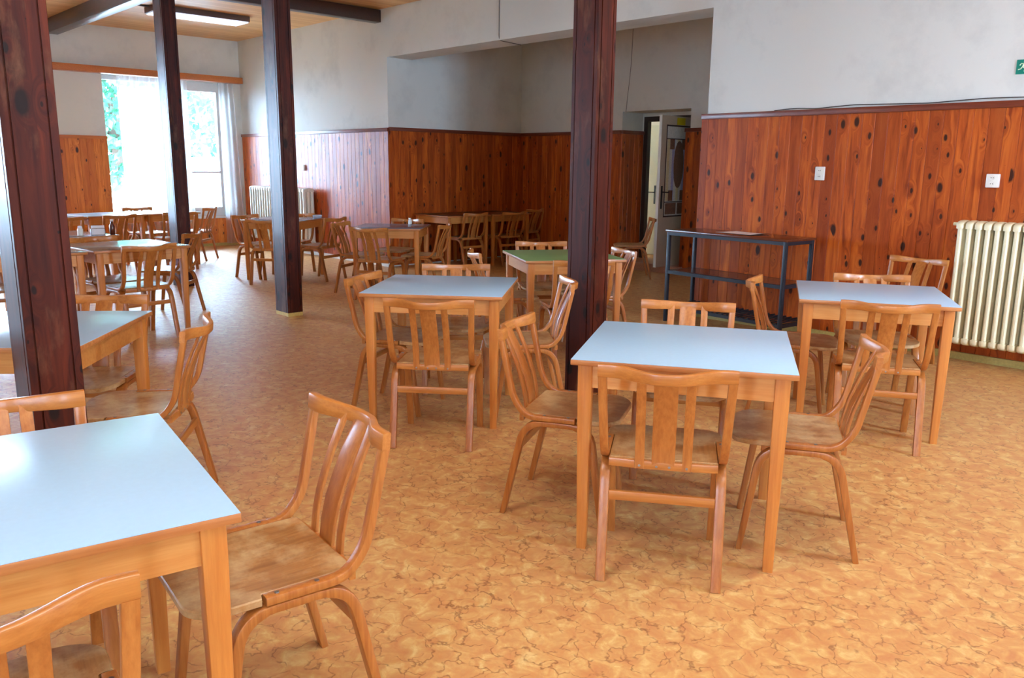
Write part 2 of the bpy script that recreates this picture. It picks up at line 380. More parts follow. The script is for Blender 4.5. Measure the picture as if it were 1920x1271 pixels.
# wall behind the camera and wall to the right, each with two window openings
def wall_holes(fixed0, fixed1, a0, a1, holes, z0, z1, alongx):
    R = []; c = a0
    for h0, h1 in holes:
        R.append((c, h0, 0, HC)); R.append((h0, h1, 0, z0)); R.append((h0, h1, z1, HC)); c = h1
    R.append((c, a1, 0, HC))
    return [((p, q, fixed0, fixed1, s, e) if alongx else (fixed0, fixed1, p, q, s, e)) for p, q, s, e in R]
wall_panel('wall_front', wall_holes(YB-.3, YB, T0, XR+.3, WIN_FRONT, .8, 3.15, True), M['plaster'])
wall_panel('wall_right', wall_holes(XR, XR+.3, YB, YW, WIN_RIGHT, .8, 3.15, False), M['plaster'])

# wainscot: V-grooved boards as real geometry, local X along the wall, +Y out of the wall
def wainscot(name, length, z0, z1, origin, rot, mat, capmat, label, bw=.105, th=.022, capped=True, capz=.045):
    bm = nb(); xs = []
    n = int(math.ceil(length/bw))
    prof = []
    for i in range(n):
        a = i*bw; b = min((i+1)*bw, length)
        if b-a < .012: break
        prof += [(a, th-.004), (a+.003, th), (b-.003, th)]
        if b >= length-1e-6: prof.append((b, th-.004)); break
        prof.append((b, th-.004))
    clean = []
    for p in prof:
        if not clean or abs(p[0]-clean[-1][0]) > 1e-6: clean.append(p)
    lo = [bm.verts.new((x, y, z0)) for x, y in clean]; hi = [bm.verts.new((x, y, z1)) for x, y in clean]
    for i in range(len(clean)-1): bm.faces.new((lo[i], lo[i+1], hi[i+1], hi[i]))
    bl = [bm.verts.new((x, 0, z)) for x in (clean[0][0], clean[-1][0]) for z in (z0, z1)]
    bm.faces.new((bl[0], lo[0], hi[0], bl[1])); bm.faces.new((bl[2], bl[3], hi[-1], lo[-1]))
    bm.faces.new([bl[1]] + hi + [bl[3]]); bm.faces.new([bl[0], bl[2]] + lo[::-1])
    bm.faces.new((bl[0], bl[1], bl[3], bl[2]))
    w = struct(link_obj(name, bm, mat, smooth=False, loc=origin, rotz=rot), label)
    if capped:
        bm = nb(); box(bm, -.004, length+.004, 0, th+.018, z1-.004, z1+capz, bev=.003)
        link_obj('cap_rail', bm, capmat, parent=w)
    return w
RAIL = 1.89
# main wall right of the opening (faces -y => rotate 180)
wainscot('trim_1', XR-OX1+.04, 0.02, RAIL, (XR, YW, 0), pi, M['wains'], M['cap'], 'red-brown knotty pine wainscot right of the opening')
# end board wrapping the corner of the opening
bm = nb(); box(bm, OX1-.045, OX1-.001, YW-.022, YW+WT, 0.02, RAIL); struct(link_obj('trim_2', bm, M['wains'], smooth=False))
wainscot('trim_3', OX0-XW-.002, 0.02, RAIL+.01, (OX0+.02, YW, 0), pi, M['wains'], M['cap'], 'pine wainscot between window and opening')
wainscot('trim_4', YN-YW, 0.02, RAIL+.02, (OX0, YN, 0), -pi/2, M['wains'], M['cap'], 'dark pine wainscot on the niche side wall')
wainscot('trim_5', DX0-OX0, 0.02, RAIL+.02, (DX0, YN, 0), pi, M['wains'], M['cap'], 'dark pine wainscot at the back of the niche')
wainscot('trim_6', DY-YN+.02, 0.12, RAIL+.02, (DX0, DY, 0), -pi/2, M['wains'], M['cap'], 'pine lining of the door recess')
wainscot('trim_7', OX1-DX1+.06, 0.02, RAIL+.02, (OX1, YN, 0), pi, M['wains'], M['cap'], 'dark pine wainscot right of the door')
wainscot('trim_8', WY0-VY1, 0.02, 1.80, (XW, WY0, 0), -pi/2, M['wains_w'], M['capw'], 'honey pine wainscot between the windows')
wainscot('trim_9', WY1-WY0+.2, 0.02, .50, (XW, WY1+.2, 0), -pi/2, M['wains_w'], M['capw'], 'honey pine boards under the right window', capped=False)
wainscot('trim_10', VY1-VY0, 0.02, .50, (XW, VY1, 0), -pi/2, M['wains_w'], M['capw'], 'honey pine boards under the left window', capped=False)
wainscot('trim_11', VY0+.6, 0.02, 1.80, (XW, VY0, 0), -pi/2, M['wains_w'], M['capw'], 'honey pine wainscot at the far left')
slab('baseboard_back', OX1-.02, XR, YW-.045, YW-.022, 0, .055, M['base'])
slab('baseboard_left', XW+.022, XW+.04, YB, YW-.03, 0, .05, M['base'])
slab('baseboard_back_left', XW+.03, OX0, YW-.045, YW-.022, 0, .055, M['wh'])
slab('baseboard_niche', OX0+.02, DX0, YN-.04, YN-.022, 0, .05, M['base'])
slab('baseboard_niche_right', DX1, OX1, YN-.04, YN-.022, 0, .05, M['wh'])
# recess threshold
slab('trim_12', DX0, DX1, YN-.06, DY+.1, 0, .11, M['stone'], 'speckled stone step in the door recess')

# door: dark frame, open leaf, corridor door
FX0, FX1 = -7.718, -6.70
bm = nb(); box(bm, FX0, FX0+.07, DY, DY+.08, .11, 2.16); box(bm, FX1-.07, FX1, DY, DY+.08, .11, 2.16); box(bm, FX0+.07, FX1-.07, DY, DY+.08, 2.09, 2.16)
df = struct(link_obj('door_1', bm, M['dframe'], smooth=False), 'dark brown door frame')
wall_panel('wall_recess', [(DX0, FX0, DY, DY+.08, .11, DZ), (FX1, DX1, DY, DY+.08, .11, DZ), (FX0, FX1, DY, DY+.08, 2.16, DZ)], M['plaster'])
leaf = thing('door_leaf', 'beige door standing open in the niche with a patterned panel and yellow card', 'door', (-6.80, 9.86, .12), atan2(9.02-9.86, -6.745+6.80))
# local x from the hinge to the handle edge; local +y is the face seen from the room
L = .86
bm = nb()
PX0, PX1, PZ0, PZ1 = .10, L-.13, .68, 1.86
box(bm, 0, L, -.02, .02, 0, PZ0); box(bm, 0, L, -.02, .02, PZ1, 1.99)
box(bm, 0, PX0, -.02, .02, PZ0, PZ1); box(bm, PX1, L, -.02, .02, PZ0, PZ1)
link_obj('door_panel', bm, M['door'], leaf, smooth=False)
bm = nb(); box(bm, L, L+.004, -.02, .02, 0, 1.99); link_obj('door_edge', bm, M['wh'], leaf, smooth=False)
bm = nb()
box(bm, PX0, PX1, -.006, .006, PZ0, PZ1, 0)
for k in range(5):
    xa = PX0 + .03 + k*.125
    box(bm, xa, xa+.06, -.009, .009, PZ0+.20, PZ1-.16, 1 if k % 2 else 3)
for xa in (PX0+.13, PX0+.42):
    for za in (PZ0+.20, PZ1-.30): box(bm, xa, xa+.10, -.011, .011, za, za+.14, 2)
for xa in (PX0+.02, PX0+.32): box(bm, xa, xa+.26, -.0095, .0095, PZ0+.02, PZ0+.17, 4)
ring = [(PX0+.30+.12*cos(a*pi/16), PZ0+.68+.31*sin(a*pi/16)) for a in range(32)]
loft(bm, [[(x, y, z) for x, z in ring] for y in (-.014, .014)])
for f in bm.faces:
    if all(abs(abs(v.co.y)-.014) < 1e-5 for v in f.verts): f.material_index = 2
link_obj('patterned_panel', bm, [M['fab1'], M['fab2'], M['fab3'], M['fab4'], M['fab3']], leaf, smooth=False)
bm = nb()
for a in ((PX0-.012, PX1+.012, PZ0-.014, PZ0+.004), (PX0-.012, PX1+.012, PZ1-.004, PZ1+.014), (PX0-.012, PX0+.004, PZ0, PZ1), (PX1-.004, PX1+.012, PZ0, PZ1), (PX0, PX1, PZ0+.18, PZ0+.19), (PX0, PX1, PZ1-.17, PZ1-.16)):
    box(bm, a[0], a[1], -.023, .023, a[2], a[3])
link_obj('glazing_bead', bm, M['dframe'], leaf, smooth=False)
bm = nb(); box(bm, .30, .50, .021, .024, 1.88, 1.97); yc = link_obj('yellow_card', bm, M['yellow'], leaf, smooth=False)
bm = nb()
for s in (-1, 1):
    box(bm, L-.075, L-.04, min(s*.02, s*.026), max(s*.02, s*.026), .78, 1.08)
    tube(bm, roundpath([(L-.057, s*.024, 1.0), (L-.057, s*.062, 1.0), (L-.17, s*.062, .995)], .02), .008)
link_obj('door_handle', bm, M['blk'], leaf)
# the door across the corridor
cdoor = thing('corridor_door', 'pale door with a dark narrow pane seen through the open doorway', 'door', (-9.3, 11.25, 0))
bm = nb(); box(bm, 0, .95, 0, .045, .01, 2.12); box(bm, .08, .87, -.006, 0, .2, 1.1); link_obj('door_panel', bm, M['doorw'], cdoor, smooth=False)
bm = nb(); box(bm, .14, .34, -.012, 0, 1.3, 1.95); link_obj('door_pane', bm, M['blk'], cdoor, smooth=False)
bm = nb(); box(bm, .80, .83, -.012, 0, .85, 1.15); tube(bm, roundpath([(.815, -.01, 1.04), (.815, -.05, 1.04), (.70, -.05, 1.04)], .015), .008); link_obj('door_handle', bm, M['blk'], cdoor)
cl = thing('added_corridor_lamp', 'added, unseen ceiling globe lamp lighting the corridor behind the door', 'lamp', (-8.2, 10.5, HC))  # unseen lamp added to light the corridor
bm = nb(); lathe(bm, [(.05, 0), (.06, -.03), (.02, -.04)][::-1]); link_obj('lamp_base', bm, M['wh'], cl)
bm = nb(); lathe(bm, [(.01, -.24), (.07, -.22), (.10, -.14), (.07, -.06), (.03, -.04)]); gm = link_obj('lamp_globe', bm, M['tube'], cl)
lp = bpy.data.lights.new('added_corridor_bulb', 'POINT'); lp.energy = 13; lp.color = (.84, 1, 1); lp.shadow_soft_size = .12  # light of the added corridor lamp
lpo = bpy.data.objects.new('added_corridor_bulb', lp); C.objects.link(lpo); lpo.location = (-8.2, 10.5, HC-.4)

# windows -------------------------------------------------------------
def window(name, y0, y1, label, sash=True):
    bm = nb(); x0, x1 = XW-.28, XW-.20; fw = .06
    box(bm, x0, x1, y0, y1, WZ0, WZ0+fw); box(bm, x0, x1, y0, y1, WZ1-fw, WZ1)
    box(bm, x0, x1, y0, y0+fw, WZ0+fw, WZ1-fw); box(bm, x0, x1, y1-fw, y1, WZ0+fw, WZ1-fw)
    ym = y0 + (y1-y0)*.60
    box(bm, x0, x1, ym-.05, ym+.05, WZ0+fw, WZ1-fw)
    w = struct(link_obj(name, bm, M['frame'], smooth=False), label)
    bm = nb(); xa, xb = x0+.02, x1+.03; a, b = ym+.05, y1-fw
    for q in ((a, b, WZ0+fw, WZ0+fw+.09), (a, b, WZ1-fw-.09, WZ1-fw), (a, a+.075, WZ0+fw+.09, WZ1-fw-.09), (b-.075, b, WZ0+fw+.09, WZ1-fw-.09), (a+.075, b-.075, 1.26, 1.30)):
        box(bm, xa, xb, *q)
    link_obj('window_sash', bm, M['frame'], w, smooth=False)
    bm = nb()
    for q in ((y0+fw, ym-.05, WZ0+fw, WZ1-fw), (ym+.05, y1-fw, WZ0+fw, WZ1-fw)): box(bm, x0+.035, x0+.041, *q)
    link_obj('window_pane', bm, M['glass'], w, smooth=False)
    bm = nb(); box(bm, xb, xb+.008, a+.025, a+.05, 1.45, 1.60); tube(bm, roundpath([(xb, a+.037, 1.55), (xb+.045, a+.037, 1.55), (xb+.045, a+.14, 1.55)], .015), .009)
    link_obj('window_handle', bm, M['blk'], w)
    bm = nb(); box(bm, XW-.20, XW+.05, y0-.03, y1+.03, WZ0-.035, WZ0-.002, bev=.004); link_obj('window_sill', bm, M['frame'], w)
    return w
window('window_1', WY0, WY1, 'white framed window with an opening right sash')
window('window_2', VY0, VY1, 'white framed window left of the thick post')
def framewin(name, c, w, alongx, face):
    bm = nb(); z0, z1, f = .8, 3.15, .06
    def bb(a0, a1, za, zb):
        if alongx: box(bm, a0, a1, face-.06, face, za, zb)
        else: box(bm, face, face+.06, a0, a1, za, zb)
    a, b = c-w/2, c+w/2
    bb(a, b, z0, z0+f); bb(a, b, z1-f, z1); bb(a, a+f, z0+f, z1-f); bb(b-f, b, z0+f, z1-f); bb(c-.04, c+.04, z0+f, z1-f)
    struct(link_obj(name, bm, M['frame'], smooth=False))
window('window_9', -3.0, -.6, 'added, unseen white framed window at the far end of the left wall')  # unseen window added to let more sky light into the room
for i, q in enumerate(WIN_FRONT): framewin('window_%d' % (3+i), (q[0]+q[1])/2, q[1]-q[0], True, YB-.02)
for i, q in enumerate(WIN_RIGHT): framewin('window_%d' % (3+len(WIN_FRONT)+i), (q[0]+q[1])/2, q[1]-q[0], False, XR+.02)

# curtains --------------------------------------------------------------
def curtain(name, y0, y1, z0, z1, label, amp=.035, waves=9, spread=0.0, xoff=.10, seed=1):
    bm = nb(); rnd = random.Random(seed); n = waves*10; rows = 14
    ph = [rnd.uniform(0, 6) for _ in range(4)]
    grid = []
    for j in range(rows+1):
        tz = j/rows; z = z1 + (z0-z1)*tz; row = []
        for i in range(n+1):
            s = i/n; y = y0 + (y1-y0)*s + spread*tz*(s)
            x = XW + xoff + amp*(.55+.45*tz)*sin(s*waves*2*pi + ph[0] + .5*sin(3*tz+ph[1])) + .012*sin(s*17+ph[2]+2*tz)
            row.append(bm.verts.new((x, y, z)))
        grid.append(row)
    for j in range(rows):
        for i in range(n): bm.faces.new((grid[j][i], grid[j][i+1], grid[j+1][i+1], grid[j+1][i]))
    return tag(link_obj(name, bm, M['sheer']), label, 'curtain', 'sheer curtains')
curtain('sheer_curtain', 4.74, 5.86, .08, 2.79, 'wide sheer white curtain over the left half of the window', waves=11, seed=3)
curtain('sheer_curtain', 6.42, 6.68, .04, 2.79, 'narrow gathered sheer curtain in the corner beside the window', waves=3, spread=.12, amp=.02, seed=5)
curtain('sheer_curtain', 2.2, 2.95, .08, 2.79, 'sheer curtain at the window behind the thick foreground post', waves=7, seed=8)
bm = nb(); box(bm, XW+.001, XW+.16, -1.0, YW-.02, 2.80, 2.815); box(bm, XW+.145, XW+.165, -1.0, YW-.02, 2.80, 2.90, bev=.002)
tag(link_obj('curtain_pelmet', bm, M['capw']), 'orange wooden curtain board running above the far windows', 'curtain rail')

# ceiling beams, lamp -----------------------------------------------------
PY = 3.85
bm = nb(); strip(bm, [(XW+.002, PY+.06, 3.42), (XR, PY+.06, 3.42)], .17, .20, Vector((0, 1, 0)), .006)
tag(link_obj('ceiling_beam', bm, M['beam']), 'dark ceiling beam running from the window wall over the row of posts', 'beam', 'dark ceiling beams')
for bx, lb in ((-10.02, 'dark cross beam meeting the white wall left of the opening'), (-7.2, 'dark cross beam over the post beside the aisle'), (-3.4, 'dark cross beam over the post behind the front table')):
    bm = nb(); strip(bm, [(bx, YB, 3.43), (bx, PY-.04, 3.43)], .15, .16, Vector((1, 0, 0)), .006); strip(bm, [(bx, PY+.16, 3.43), (bx, YW, 3.43)], .15, .16, Vector((1, 0, 0)), .006)
    tag(link_obj('cross_beam', bm, M['beam']), lb, 'beam', 'dark ceiling beams')
lamp = thing('ceiling_lamp', 'long flat ceiling lamp near the far windows', 'lamp', (-12.02, 5.25, HC))
bm = nb(); box(bm, -.21, .21, -.72, .62, -.075, 0, bev=.004); link_obj('lamp_housing', bm, M['lampb'], lamp)
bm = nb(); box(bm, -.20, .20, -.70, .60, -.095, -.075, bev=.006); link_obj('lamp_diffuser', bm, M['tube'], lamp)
for (lx, ly), lb in zip(ADDED_LAMPS, ('added ceiling lamp above the big blue table, out of view', 'added ceiling lamp above the centre front table, out of view', 'added ceiling lamp above the camera, out of view')):
    dup(lamp, (lx, ly + .05, HC), 0, lb)  # unseen copies of the long lamp, added to house the near-table light
bm = nb(); tube(bm, [(-12.02, PY+.2, HC-.012), (-12.02, 4.52, HC-.012)], .012); tag(link_obj('lamp_conduit', bm, M['cable']), 'dark conduit on the ceiling leading to the long lamp', 'cable')

# posts -------------------------------------------------------------------
def post(name, x, y, wx, wy, label, raw=False):
    """square box post clad in boards with rebated corners; (x, y) = its centre"""
    t = thing(name, label, 'post', (x, y, 0), 0, 'dark brown wooden posts')
    a, b, g, d = wx/2, wy/2, .026, .007
    def prof(a, b):
        P = []
        for sx, sy, order in ((1, 1, 0), (-1, 1, 1), (-1, -1, 0), (1, -1, 1)):
            q = [(sx*a, sy*(b-g-.006)), (sx*(a-d), sy*(b-g-.006)), (sx*(a-d), sy*(b-g)), (sx*(a-.001), sy*(b-g)), (sx*(a-.001), sy*(b-.003)), (sx*(a-.003), sy*(b-.001)),
                 (sx*(a-g), sy*(b-.001)), (sx*(a-g), sy*(b-d)), (sx*(a-g-.006), sy*(b-d)), (sx*(a-g-.006), sy*b)]
            P += q[::-1] if order else q
        return P
    z0 = .035 if raw else 0
    bm = nb(); pr = prof(a, b); loft(bm, [[(px, py, z) for px, py in pr] for z in (z0, HC-.001)])
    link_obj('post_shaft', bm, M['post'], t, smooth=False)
    if raw:
        bm = nb(); box(bm, -a+.002, a-.002, -b+.002, b-.002, 0, .035); link_obj('post_foot', bm, M['raw'], t, smooth=False)['label'] = 'bare yellow foot of the post'
    return t
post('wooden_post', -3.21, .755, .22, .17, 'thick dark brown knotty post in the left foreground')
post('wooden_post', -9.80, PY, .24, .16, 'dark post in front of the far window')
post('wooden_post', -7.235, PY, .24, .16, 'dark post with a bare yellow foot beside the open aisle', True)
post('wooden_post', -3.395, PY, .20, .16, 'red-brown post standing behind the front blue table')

# radiators ----------------------------------------------------------------
def radiator(name, x0, n, pitch, yc, z0, z1, label, mat, cols=3, dep=.20):
    t = thing(name, label, 'radiator', (x0, yc, 0), 0)
    def sect():
        bm = nb(); r = pitch*.31
        for k in range(cols):
            yy = -dep/2 + dep*(k+.5)/cols
            pts = [(0, yy, z0+.05), (0, yy, z1-.05)]
            loft(bm, [[(r*cos(2*pi*i/10), yy+r*1.15*sin(2*pi*i/10), z) for i in range(10)] for z in (z0+.03, z1-.03)])
        for zc, s in ((z0+.035, -1), (z1-.035, 1)):
            pr = []
            for i in range(9):
                a = pi*i/8; pr.append((-dep/2*cos(a), zc + s*.032*sin(a)))
            pr += [(dep/2, zc-s*.03), (-dep/2, zc-s*.03)]
            rr = pitch*.40
            rings = []
            for xx, k in ((-rr, .88), (-rr*.6, .98), (0, 1), (rr*.6, .98), (rr, .88)):
                rings.append([(xx, y*k, zc+(z-zc)*k) for y, z in pr])
            loft(bm, rings)
        return bm
    first = link_obj('radiator_section', sect(), mat, t)
    for i in range(1, n):
        c = first.copy(); C.objects.link(c); c.parent = t; c.location = (i*pitch, 0, 0)
    bm = nb()
    for zc in (z0+.035, z1-.035): tube(bm, [(-pitch*.5, 0, zc), (pitch*(n-.5), 0, zc)], .016)
    link_obj('header_pipe', bm, mat, t)
    bm = nb(); tube(bm, roundpath([(-pitch*.5, 0, z1-.035), (-.06, 0, z1-.035), (-.075, 0, z1-.035)], .01), [.014]*2+[.014]*7+[.008] if False else .012); link_obj('bleed_plug', bm, mat, t)
    bm = nb()
    for xx in (pitch*2, pitch*(n-3)): tube(bm, [(xx, dep/2-.02, z1-.16), (xx, YW-.024-yc, z1-.16)], .008)
    link_obj('wall_bracket', bm, mat, t)
    return t
radiator('radiator', -2.19, 22, .0625, 6.70, .14, 1.08, 'cream column radiator on the wall at the right edge', M['rad'])
radiator('radiator', -13.62, 22, .086, 6.70, .16, 1.07, 'pale column radiator on the far wall near the curtain', M['radg'])

# sockets, sign, cables -----------------------------------------------------
def socket(x, z, w, h, d, label):
    t = thing('wall_socket', label, 'socket', (x, YW-.023, z), pi, 'white wall sockets')
    bm = nb(); box(bm, -w/2, w/2, 0, d, -h/2, h/2, bev=.006); link_obj('socket_plate', bm, M['wh'], t)
    for s in (-1, 1):
        bm = nb()
        pts = [(r, yy) for r, yy in ((.021, d), (.021, d+.003), (.016, d+.003), (.014, d-.004+.005))]
        loft(bm, [[(r*cos(2*pi*i/16), yy, s*h*.22 + r*sin(2*pi*i/16)) for i in range(16)] for r, yy in pts])
        link_obj('socket_ring', bm, M['wh'], t)
        bm = nb()
        for q in (-.007, .007): box(bm, q-.0025, q+.0025, d+.001, d+.0035, s*h*.22-.003, s*h*.22+.003)
        link_obj('socket_hole', bm, M['blk'], t, smooth=False)
socket(-3.42, 1.40, .085, .115, .02, 'white double socket on the pine wall above the blue table')
socket(-2.07, 1.365, .085, .10, .045, 'white double socket box on the wall above the radiator')
socket(-12.15, 1.38, .09, .09, .03, 'small white socket on the far pine wall above the pale radiator')
sg = thing('exit_sign', 'small green emergency exit sign at the right edge of the wall', 'sign', (-2.025, YW-.001, 2.165), 0)
bm = nb(); box(bm, 0, .20, -.004, 0, -.05, .05); link_obj('sign_board', bm, M['green'], sg, smooth=False)
bm = nb()
def seg(pts, r=.004): tube(bm, [(x, -.0055, z) for x, z in pts], r, 6)
# running figure, door opening and arrow
lathe_c = [(.052+.007*cos(a*pi/6), -.006, .034+.007*sin(a*pi/6)) for a in range(12)]
bm.faces.new([bm.verts.new(p) for p in lathe_c])
seg([(.050, .024), (.042, .000)], .006); seg([(.048, .020), (.030, .022), (.022, .010)]); seg([(.050, .020), (.062, .006), (.074, .012)])
seg([(.042, .002), (.030, -.014), (.014, -.018)]); seg([(.043, .000), (.058, -.014), (.054, -.034)])
for q in ((.085, .089, -.038, .038), (.085, .118, .034, .038), (.114, .118, -.038, .038)): box(bm, q[0], q[1], -.0065, -.004, q[2], q[3])
seg([(.130, 0), (.180, 0)]); seg([(.165, .016), (.182, 0), (.165, -.016)])
link_obj('sign_figure', bm, M['signw'], sg)
def cable(pts, r, label):
    bm = nb(); tube(bm, roundpath(pts, .05, 3), r, 6); return tag(link_obj('wall_cable', bm, M['cable']), label, 'cable', 'thin cables on the walls')
zt = RAIL+.045+.004
cable([(-3.9, YW-.015, zt), (-3.7, YW-.015, zt+.012), (-3.5, YW-.015, zt+.002), (-3.2, YW-.014, zt+.018), (-2.95, YW-.014, zt+.012), (-2.6, YW-.012, zt+.004), (-2.2, YW-.012, zt+.02), (-1.6, YW-.012, zt+.01)], .004, 'thin dark cable lying along the cap rail above the sockets')
cable([(-7.53, YW-.005, HC-.02), (-7.53, YW-.005, OZ-.004), (-7.6, YW+WT, OZ-.006)], .004, 'thin cable down the white wall over the opening')
cable([(-7.60, YN-.004, HC-.02), (-7.62, YN-.004, 2.8), (-7.68, YN-.004, 2.21)], .003, 'thin cable down the niche wall to the door recess')

# ------------------------------------------------------------------ tables
def make_table(name, top, label, loc, rz, group):
    t = thing(name, label, 'table', loc + (0,), rz, group)
    w, d, H, th = .79, .80, .75, .022
    bm = nb(); box(bm, -w/2, w/2, -d/2, d/2, H-th, H-.0015, bev=.003); link_obj('table_top', bm, M['te'], t)
    bm = nb(); box(bm, -w/2+.0015, w/2-.0015, -d/2+.0015, d/2-.0015, H-.002, H, bev=.0006); link_obj('laminate_surface', bm, top, t)
    bm = nb(); a, b = w/2-.034, d/2-.034; z0, z1 = H-th-.088, H-th-.0005; k = .018
    for s in (-1, 1):
        box(bm, -a+.03, a-.03, min(s*b, s*(b-k)), max(s*b, s*(b-k)), z0, z1)
        box(bm, min(s*a, s*(a-k)), max(s*a, s*(a-k)), -b+.03, b-.03, z0, z1)
    link_obj('apron', bm, M['tx'], t, smooth=False)
    for sx, sy in ((-1, -1), (1, -1), (1, 1), (-1, 1)):
        bm = nb(); rings = []
        for z, s, off in ((0, .036, .052), (z0-.01, .052, .050), (z1, .052, .050)):
            cx, cy = sx*(w/2-off), sy*(d/2-off)
            rings.append([(cx+p, cy+q, z) for p, q in rsec(s, s, .004)])
        loft(bm, rings); link_obj('leg', bm, M['tz'], t)
    return t
TB = [  # key, x, y, rot, top, label, group
 ('B', -1.841, 2.699, .552, 'lam_blue', 'blue-topped table in the centre front with four chairs tucked around it', 'blue-topped tables'),
 ('A', -1.945, .342, 1.405, 'lam_blue', 'large blue-topped table at the lower left, cut by the frame', 'blue-topped tables'),
 ('C', -3.756, 2.996, .702, 'lam_blue', 'blue-topped table left of the red-brown post, in front of the green one', 'blue-topped tables'),
 ('D', -1.98, 4.681, .509, 'lam_blue', 'blue-topped table near the cream radiator at right', 'blue-topped tables'),
 ('F', -3.875, .832, .891, 'lam_blue', 'blue-topped table half hidden behind the thick foreground post', 'blue-topped tables'),
 ('E', -4.496, 4.784, 1.045, 'lam_green', 'green-topped table behind the red-brown post', None),
 ('G2', -7.35, 2.40, 1.65, 'lam_brown', 'brownish glossy table with a bright window reflection, left middle', 'brown glossy tables'),
 ('G1', -7.27, 1.56, 1.65, 'lam_brown', 'brownish table joined to the glossy one, mostly behind the thick post', 'brown glossy tables'),
 ('I', -8.70, 2.24, 1.80, 'lam_brown', 'brownish table holding the napkin holder and shakers', 'brown glossy tables'),
 ('H1', -11.79, 2.87, 1.73, 'lam_pale', 'left end table of the pale row below the far window', 'pale tables in a row at the far window'),
 ('H2', -11.93, 3.67, 1.73, 'lam_pale', 'middle table of the pale row below the far window', 'pale tables in a row at the far window'),
 ('H3', -12.07, 4.47, 1.73, 'lam_pale', 'right end table of the pale row, beside the far dark post', 'pale tables in a row at the far window'),
 ('J', -9.724, 5.157, .635, 'lam_grey', 'grey table with a glass ashtray behind the yellow-footed post', 'grey glossy tables'),
 ('K', -7.866, 5.514, .768, 'lam_grey', 'dark grey glossy table at the corner of the opening', 'grey glossy tables'),
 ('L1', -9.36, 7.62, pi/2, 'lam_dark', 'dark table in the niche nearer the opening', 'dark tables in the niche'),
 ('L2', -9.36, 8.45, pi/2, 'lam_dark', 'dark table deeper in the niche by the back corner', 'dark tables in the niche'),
]
protos = {}
for k, x, y, r, top, lab, grp in TB:
    nm = 'square_table'
    if top in protos: dup(protos[top], (x, y, 0), r, lab, grp)
    else: protos[top] = make_table(nm, M[top], lab, (x, y), r, grp)

